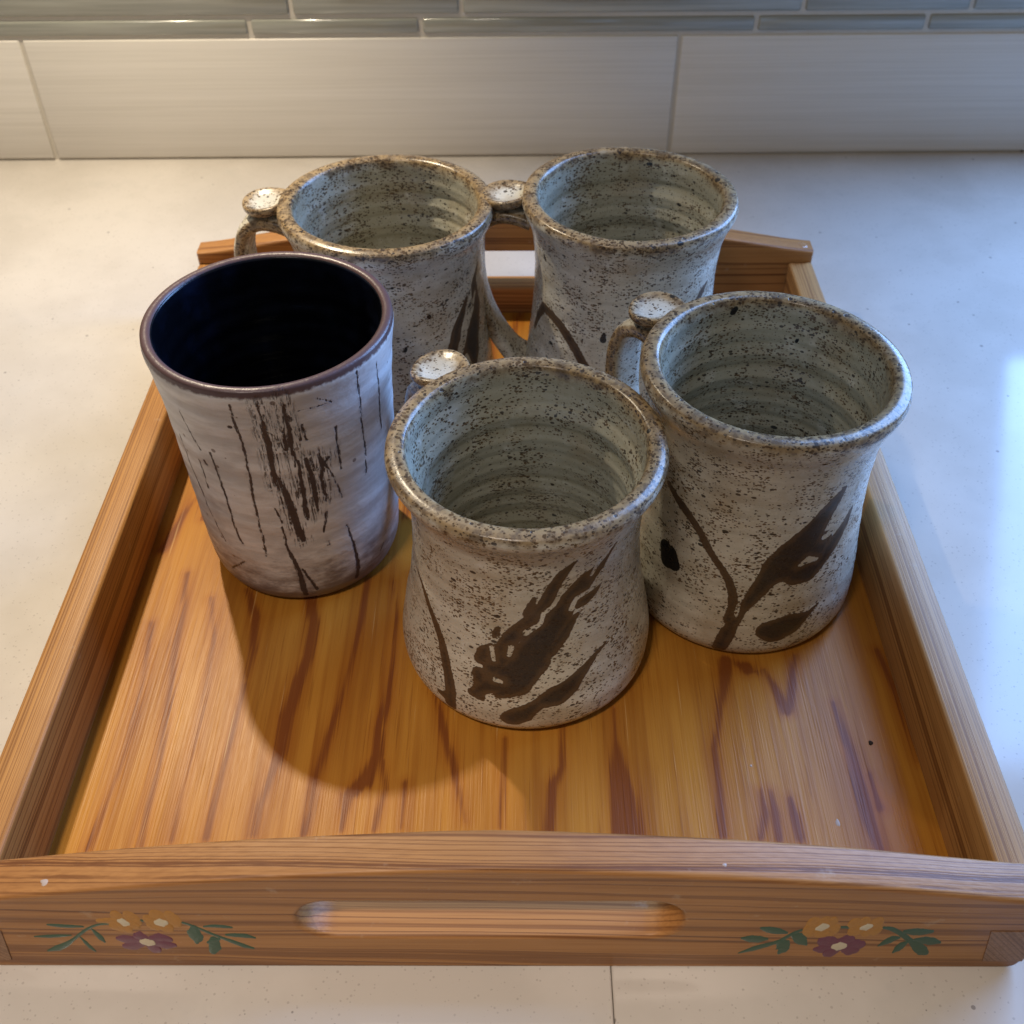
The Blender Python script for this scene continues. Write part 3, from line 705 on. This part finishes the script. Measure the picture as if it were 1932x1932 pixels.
# painted garlands on the front board
AN = 0.455
def stroke_mesh(name, st, y0, dome):
    """a brush stroke of paint: a thin domed ribbon on the board face"""
    pts = np.array([(a, b * AN) for a, b, w in st])
    ws = np.array([w * 1.7 for a, b, w in st])
    t = np.r_[0, np.cumsum(np.hypot(*np.diff(pts, axis=0).T))]
    n = max(7, len(st) * 4)
    u = np.linspace(0, t[-1], n)
    if len(st) > 2:
        c = np.stack([np.interp(u, t, pts[:, 0]), np.interp(u, t, pts[:, 1])], -1)
        k = np.array([.25, .5, .25])
        for _ in range(2):
            c[1:-1] = .25 * c[:-2] + .5 * c[1:-1] + .25 * c[2:]
    else:
        c = np.stack([np.interp(u, t, pts[:, 0]), np.interp(u, t, pts[:, 1])], -1)
    w = np.interp(u, t, ws)
    d = np.gradient(c, axis=0)
    d /= np.linalg.norm(d, axis=1)[:, None] + 1e-9
    # round caps
    capn = 4
    head = [(c[0] - d[0] * w[0] * math.sin(a), w[0] * math.cos(a), d[0]) for a in np.linspace(1.5, 0.2, capn)]
    tail = [(c[-1] + d[-1] * w[-1] * math.sin(a), w[-1] * math.cos(a), d[-1]) for a in np.linspace(0.2, 1.5, capn)]
    seq = head + [(c[i], w[i], d[i]) for i in range(n)] + tail
    rows = []
    for (q, ww, dd) in seq:
        nn = np.array([-dd[1], dd[0]])
        row = []
        jit = 1 + random.uniform(-0.07, 0.07)
        for e, hgt in ((-1, 0.0), (-0.75, 0.8), (0, 1.0), (0.75, 0.8), (1, 0.0)):
            xy = q + nn * ww * e * jit
            row.append((xy[0] / 1000, y0 - hgt * dome, xy[1] / AN / 1000))
        rows.append(row)
    return grid_mesh(name, np.array(rows), closed_u=False)

garland_places = []
for tag, lab in (('5', 'garland beside the worn corner'), ('6', 'garland beside the dovetail')):
    for key, mat, name, y0 in (('G', M_green, 'painted_leaf', 0.00002), ('O', M_orange, 'painted_orange_petal', 0.00000),
                               ('P', M_purple, 'painted_plum_petal', 0.00001), ('C', M_cream, 'painted_flower_center', -0.00012)):
        for i, st in enumerate(T[key + tag]):
            nm = 'painted_stem' if (key == 'G' and len(st) > 5) else name
            st = [(a_, b_, w_ * (1.35 if key == 'O' else 1.0)) for a_, b_, w_ in st]
            me = stroke_mesh(nm, st, -TT / 2 + y0 - 0.00001 * (i % 5), 0.00013)
            obj(nm, me, mat, front_board)

# a dowel plug on the end of the back board and dried paint flecks
def blob(name, r, h, seg=14, rings=4, sx=1.0, sy=1.0, jitter=0.0):
    rows = []
    for k in range(rings + 1):
        a = k / rings * math.pi / 2
        rr = r * math.cos(a) if k < rings else r * 0.02
        row = []
        for j in range(seg):
            t = j / seg * 2 * math.pi
            q = rr * (1 + jitter * math.sin(3 * t + r * 9e3) + jitter * 0.6 * math.sin(5 * t))
            row.append((q * sx * math.cos(t), q * sy * math.sin(t), h * math.sin(a)))
        rows.append(row)
    return grid_mesh(name, np.array(rows))

obj('dowel_plug', blob('dowel_plug', 0.0042, 0.0012), M_dowel, back_board, loc=(0.1735, 0.0, HE - 0.0001))
for (x, y, r, sx, sy) in ((-0.1415, 0.0040, 0.0014, 1.3, 0.9), (0.0715, 0.0046, 0.0006, 1.4, 1.0)):
    z = float(arch(x / (TW / 2), 0.0215))
    obj('paint_fleck', blob('paint_fleck', r, 0.00025, 14, 3, sx, sy, 0.16), M_fleck, front_board, loc=(x, y - TT / 2, z - 0.00012))
for (x, y, r, sx, sy) in ((0.1283, 0.0525, 0.0011, 0.8, 1.5), (0.0995, 0.0775, 0.0005, 1.0, 1.2)):
    obj('paint_fleck', blob('paint_fleck', r, 0.00025, 12, 3, sx, sy, 0.12), M_fleck, floor, loc=(x, y, ZF - 0.00005))

crumb = obj('crumb', blob('crumb', 0.0009, 0.0012, 10, 4, 1.0, 1.2, 0.2), M_crumb, None, loc=(0.1490, 0.0880, ZF - 0.0001))
crumb['label'] = 'tiny dark crumb lying on the wooden tray floor beside the side rail'
crumb['category'] = 'crumb'

# ---------------------------------------------------------------- stoneware mugs
PR = {
 'front': [(43,0),(47.6,1.0),(51,5.5),(52.1,13),(50.6,26),(47.0,45),(44.9,62),(44.3,78),(44.8,90),(46.2,98),(49.0,103.5),(51.4,107),(52,109.6),(51.2,112.2)],
 'right': [(42,0),(46.4,1.0),(49.2,6),(49.8,14),(48.6,30),(46.4,50),(44.9,70),(44.8,88),(46.0,100),(48.2,108.5),(50.4,113.5),(51.2,117),(50.4,119.6)],
 'black': [(36,0),(39,1.5),(42,7),(43.5,18),(44.6,45),(45.6,72),(46.8,98),(48.6,116),(49.4,123),(49.0,125.5)],
}
PR['backR'] = PR['right']
PR['backL'] = [(r * 1.01, z * 115.3 / 119.6) for r, z in PR['right']]

def inner_of(outer, lipw, wall_t, floor_z, lip_top):
    """inner contour from the lip down to the middle of the floor"""
    ro, zo = np.array(outer)[:, 0], np.array(outer)[:, 1]
    rt_, zt = outer[-1]
    pts = [(rt_ - lipw * 0.45, zt + lip_top), (rt_ - lipw * 0.85, zt + lip_top * 0.2), (rt_ - lipw * 1.02, zt - 3.0)]
    zs = list(np.linspace(zt - 10, floor_z + 12, 9))
    for z in zs:
        r = np.interp(z, zo, ro) - wall_t
        if z > zt - 12:
            r = min(r, rt_ - lipw * 1.06)
        pts.append((r, z))
    rb = np.interp(floor_z + 12, zo, ro) - wall_t
    pts += [(rb - 2.0, floor_z + 5), (rb - 7, floor_z + 1.2), (rb - 16, floor_z), (rb * 0.35, floor_z - 0.3), (0.15, floor_z)]
    return pts

def revolve(name, contour, nth, outer_len, amp_out, amp_in, seed, az=0.0, wob=0.35):
    """contour rows (r,z) mm -> mesh; returns mesh, angle grid (deg), z grid, lip distance"""
    r0 = np.random.default_rng(seed)
    cz = contour
    t = np.r_[0, np.cumsum(np.hypot(*np.diff(cz, axis=0).T))]
    top = cz[:, 1].argmax()
    inner = (np.arange(len(cz)) > top).astype(float)
    th = np.linspace(-math.pi, math.pi, nth, endpoint=False)
    R_ = np.repeat(cz[:, :1], nth, 1)
    Z_ = np.repeat(cz[:, 1:], nth, 1)
    TH = np.repeat(th[None], len(cz), 0)
    zz = Z_ + TH / (2 * math.pi) * 9.0
    ph = r0.uniform(0, 6.28, 6)
    zmax = cz[top, 1]
    fade = np.clip((zmax - 6 - Z_) / 8, 0, 1) * np.clip(Z_ / 8, 0, 1)
    wo = np.sin(zz / 1.75 + ph[0]) * 0.5 + np.sin(zz / 2.9 + ph[1] + 0.4 * np.sin(TH)) * 0.7
    zi = Z_ + TH / (2 * math.pi) * 13.0
    wi = np.sin(zi / 2.05 + ph[2] + 0.6 * np.sin(zi / 7)) ** 3 * 0.85 + np.sin(zi / 3.6 + ph[3]) * 0.45
    inn = inner[:, None]
    R2 = R_ + fade * (amp_out * wo * (1 - inn) + amp_in * wi * inn) * (R_ > 8)
    hgt = Z_ / zmax
    R2 = R2 * (1 + wob / 50 * hgt * np.cos(2 * TH + ph[4]) + wob / 90 * hgt * np.cos(3 * TH + ph[5]))
    Z2 = Z_ + hgt ** 3 * wob * 1.2 * np.cos(TH + ph[1]) * np.clip(hgt, 0, 1)
    P = np.stack([R2 * np.cos(TH), R2 * np.sin(TH), Z2], -1) / 1000
    me = grid_mesh(name, P)
    lip = np.repeat(abs(t - t[top])[:, None], nth, 1)
    attr(me, 'lip', lip)
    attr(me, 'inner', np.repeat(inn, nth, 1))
    attr(me, 'hz', Z_)
    attr(me, 'ring', fade * wi * inn * (R_ > 20))
    return me, np.degrees(TH), Z_, R2, inn

def handle_mesh(name, path, wid, thk, nseg=20):
    """strap handle in the local x-z plane, path points (x,z) mm"""
    c = spline(path, 1.6)
    d = np.gradient(c, axis=0)
    d /= np.linalg.norm(d, axis=1)[:, None]
    n = np.stack([d[:, 1], -d[:, 0]], -1)
    m = len(c)
    s = np.linspace(0, 1, m)
    rows = []
    for i in range(m):
        ws = wid * (1.0 + 0.35 * (1 - math.sin(math.pi * s[i])) ** 3)
        row = []
        for k in range(nseg):
            a = 2 * math.pi * k / nseg
            ca, sa = math.cos(a), math.sin(a)
            yy = ws / 2 * math.copysign(abs(ca) ** 0.6, ca)
            hh = thk / 2 * math.copysign(abs(sa) ** 0.75, sa)
            hh -= 0.9 * math.exp(-(yy / (ws * 0.22)) ** 2) * (1 if sa > 0 else -0.2)   # thumb-pulled groove
            q = c[i] + n[i] * hh
            row.append((q[0], yy + 0.3 * math.sin(s[i] * 9), q[1]))
        rows.append(row)
    rows = np.array(rows) / 1000
    me = grid_mesh(name, rows)
    co = np.linspace(0, 1, m)[:, None] * np.ones((1, nseg))
    edge = abs(np.cos(2 * np.pi * np.arange(nseg) / nseg))[None] * np.ones((m, 1))
    attr(me, 'lip', np.clip(12 - 13 * edge ** 3 * (1.1 - co * 0.8) - 8 * np.clip(0.30 - co, 0, 1), 1.0, 40))
    attr(me, 'paint', np.full(m * nseg, -50.0))
    attr(me, 'blot', np.full(m * nseg, -50.0))
    attr(me, 'inner', np.zeros(m * nseg))
    return me

def thumb_mesh(name, rx, ry, thick, dish):
    seg = 40
    prof = [(0.03, -thick), (0.55, -thick), (0.82, -thick * 0.85), (0.97, -thick * 0.5), (1.0, -thick * 0.15), (0.965, 0.35), (0.90, 0.42), (0.80, 0.1),
            (0.62, -dish * 0.5), (0.40, -dish * 0.85), (0.2, -dish), (0.02, -dish)]
    prof = spline(np.array(prof) * np.array([[10, 1]]), 0.5)
    prof[:, 0] /= 10
    rows, lip = [], []
    for r, z in prof:
        row = []
        for k in range(seg):
            a = 2 * math.pi * k / seg
            wb = 1 + 0.05 * math.cos(2 * a + 0.7) + 0.035 * math.cos(3 * a + 1.9)
            row.append((rx * r * wb * math.cos(a) / 1000, ry * r * wb * math.sin(a) / 1000, (z + 0.35 * r * math.cos(2 * a + 2.1)) / 1000))
        rows.append(row)
        lip.append([2.5 + max(0, 0.95 - r) * 13 if z > -dish - 0.3 else 4.5] * seg)
    me = grid_mesh(name, np.array(rows))
    attr(me, 'lip', np.array(lip))
    n = len(prof) * seg
    attr(me, 'paint', np.full(n, -50.0))
    attr(me, 'blot', np.full(n, -50.0))
    attr(me, 'inner', np.zeros(n))
    return me

def mug(kind, x, y, sc, az, label, paint, neg, blot, seed, blot_in=()):
    root = thing('mug', label, 'mug', (x, y, ZF), math.radians(az), 'speckled stoneware mugs on the tray')
    out = [(r * sc, z) for r, z in PR[kind]]
    inn = inner_of(out, 7.2, 4.4, 8.0, 0.9)
    cont = np.vstack([spline([(2, 1.2), (36, 1.2), (39, 0.2)] + out, 0.95)[:, :], spline([out[-1]] + inn, 1.0)[1:]])
    me, TH, Z_, R2, isin = revolve('body', cont, 400, 0, 0.10, 0.62, seed)
    rm = 48.0
    S = np.radians(TH) * rm
    w = 2 * math.pi * rm
    def cv(L):
        return [[(math.radians(a) * rm, z, r * 1.20 + 0.25) for a, z, r in st] for st in L]
    pv = sdf_strokes(S, Z_, cv(paint), w)
    if neg:
        pv = np.minimum(pv, -sdf_strokes(S, Z_, [[(math.radians(a) * rm, z, r * 1.35 + 0.2) for a, z, r in st] for st in neg], w))
    pv = np.where((isin > 0) | (Z_ < 0.8), -50, pv)
    bv = np.where(isin > 0, -50, sdf_strokes(S, Z_, cv(blot), w)) if blot else np.full(Z_.shape, -50.0)
    if blot_in:
        bv = np.maximum(bv, np.where(isin > 0, sdf_strokes(S, Z_, cv(blot_in), w), -50))
    attr(me, 'paint', pv)
    attr(me, 'blot', bv)
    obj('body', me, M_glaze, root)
    zt = out[-1][1]
    rr = lambda z: float(np.interp(z, [p[1] for p in out], [p[0] for p in out]))
    za, zb = zt - 13, zt * 0.155
    a0 = rr(za)
    path = [(a0 - 1.4, za - 0.5), (a0 + 5, za + 1.0), (a0 + 14, za + 1.0), (a0 + 21.5, za - 3), (a0 + 26, za - 12), (a0 + 27.3, za - 26),
            (a0 + 26.5, za - 42), (a0 + 22.5, za - 57), (a0 + 15.5, za - 71), (rr(zb) + 3, zb + 4), (rr(zb) - 1.6, zb + 1.5)]
    obj('handle', handle_mesh('handle', path, 19.5, 8.0), M_glaze, root)
    tr = thumb_mesh('thumb_rest', 12.6, 12.8, 5.2, 1.6)
    o = obj('thumb_rest', tr, M_glaze, root, loc=((rr(zt) + 8.2) / 1000, 0, (zt - 2.4) / 1000), rot=(0, math.radians(7), 0))
    return root

mug('front', 0.01106, 0.14275, 1.0083, 125,
    'speckled stoneware mug with brown wheat ear slanting up to its rim, facing the painted garlands',
    T['F'], T['FN'], [], 3)
mug('right', 0.10723, 0.18043, 1.0136, 134,
    'speckled stoneware mug with round black spot and forked brown plant, beside the pale side rail',
    T['R'], T['RN'], T['RD'], 5, [[(-33, 116, 0.9), (-31.5, 114.5, 1.1)], [(-70, 104, 0.5), (-69.5, 103, 0.6)]])
mug('backR', 0.06141, 0.31706, 1.0065, 173,
    'speckled stoneware mug with one thin arched brown stem, its handle beside another mug rim',
    T['BR'], [], T['BRD'], 8)
mug('backL', -0.05583, 0.31832, 1.0082, 173,
    'speckled stoneware mug with dark wheat ear on its side, behind the white scratched tumbler',
    T['BL'], T['BLN'], T['BLD'], 13)

# ---------------------------------------------------------------- the scratched tumbler
tum = thing('tumbler', 'handleless white tumbler with dark scratches, brown lip and black inside', 'tumbler', (-0.09242, 0.20444, ZF), 0)
out = [(r * 1.01508, z) for r, z in PR['black']]
inn = inner_of(out, 4.2, 3.6, 7.0, 0.7)
ic = spline([out[-1]] + inn, 0.9)
cut = int(np.argmax(np.r_[0, np.cumsum(np.hypot(*np.diff(ic, axis=0).T))] > 9.0))
cont = np.vstack([spline([(2, 1.5), (30, 1.5), (34, 0.3)] + out, 0.62), ic[1:cut]])
me, TH, Z_, R2, isin = revolve('body', cont, 520, 0, 0.10, 0.0, 21, wob=0.28)
rm = 46.0
lines = [[(math.radians(a) * rm, z, r * 1.15 + 0.15) for a, z, r in st] for st in T['B']]
for k in range(26):                          # the scoring goes on round the far side
    a = random.uniform(20, 190)
    z = random.uniform(60, 118)
    st = []
    for j in range(5):
        st.append((math.radians(a + random.uniform(-1.5, 1.5) + j * 0.8) * rm, z - j * random.uniform(8, 15), random.uniform(0.25, 0.8)))
    lines.append(st)
attr(me, 'paint', np.where(isin > 0, -50, sdf_strokes(np.radians(TH) * rm, Z_, lines, 2 * math.pi * rm)))
zs_ = [[(a, z, r + 2.0) for a, z, r in st] for st in lines[6:14]]
attr(me, 'zone', np.where(isin > 0, -50, sdf_strokes(np.radians(TH) * rm, Z_, zs_, 2 * math.pi * rm)))
obj('body', me, M_slip, tum)
k0 = int(np.argmax(np.r_[0, np.cumsum(np.hypot(*np.diff(ic, axis=0).T))] > 4.3))
lc = ic[k0:].copy()
lc[:, 0] -= 0.25
lc = np.vstack([[lc[0, 0] + 0.5, lc[0, 1] + 0.15], lc])
r0 = np.random.default_rng(21)
ph = r0.uniform(0, 6.28, 6)
th = np.linspace(-math.pi, math.pi, 240, endpoint=False)
TH = np.repeat(th[None], len(lc), 0)
Rg = np.repeat(lc[:, :1], 240, 1)
Zg = np.repeat(lc[:, 1:], 240, 1)
hgt = Zg / 127.0
dep = np.clip((118 - Zg) / 14, 0, 1) * (Rg > 20)
Rg = Rg + dep * 0.30 * np.sin((Zg + TH * 1.6) / 1.5)
Rg = Rg * (1 + 0.28 / 50 * hgt * np.cos(2 * TH + ph[4]) + 0.28 / 90 * hgt * np.cos(3 * TH + ph[5]))
Zg = Zg + hgt ** 4 * 0.28 * 1.2 * np.cos(TH + ph[1])
lm = grid_mesh('lining', np.stack([Rg * np.cos(TH), Rg * np.sin(TH), Zg], -1) / 1000)
obj('lining', lm, M_black, tum)
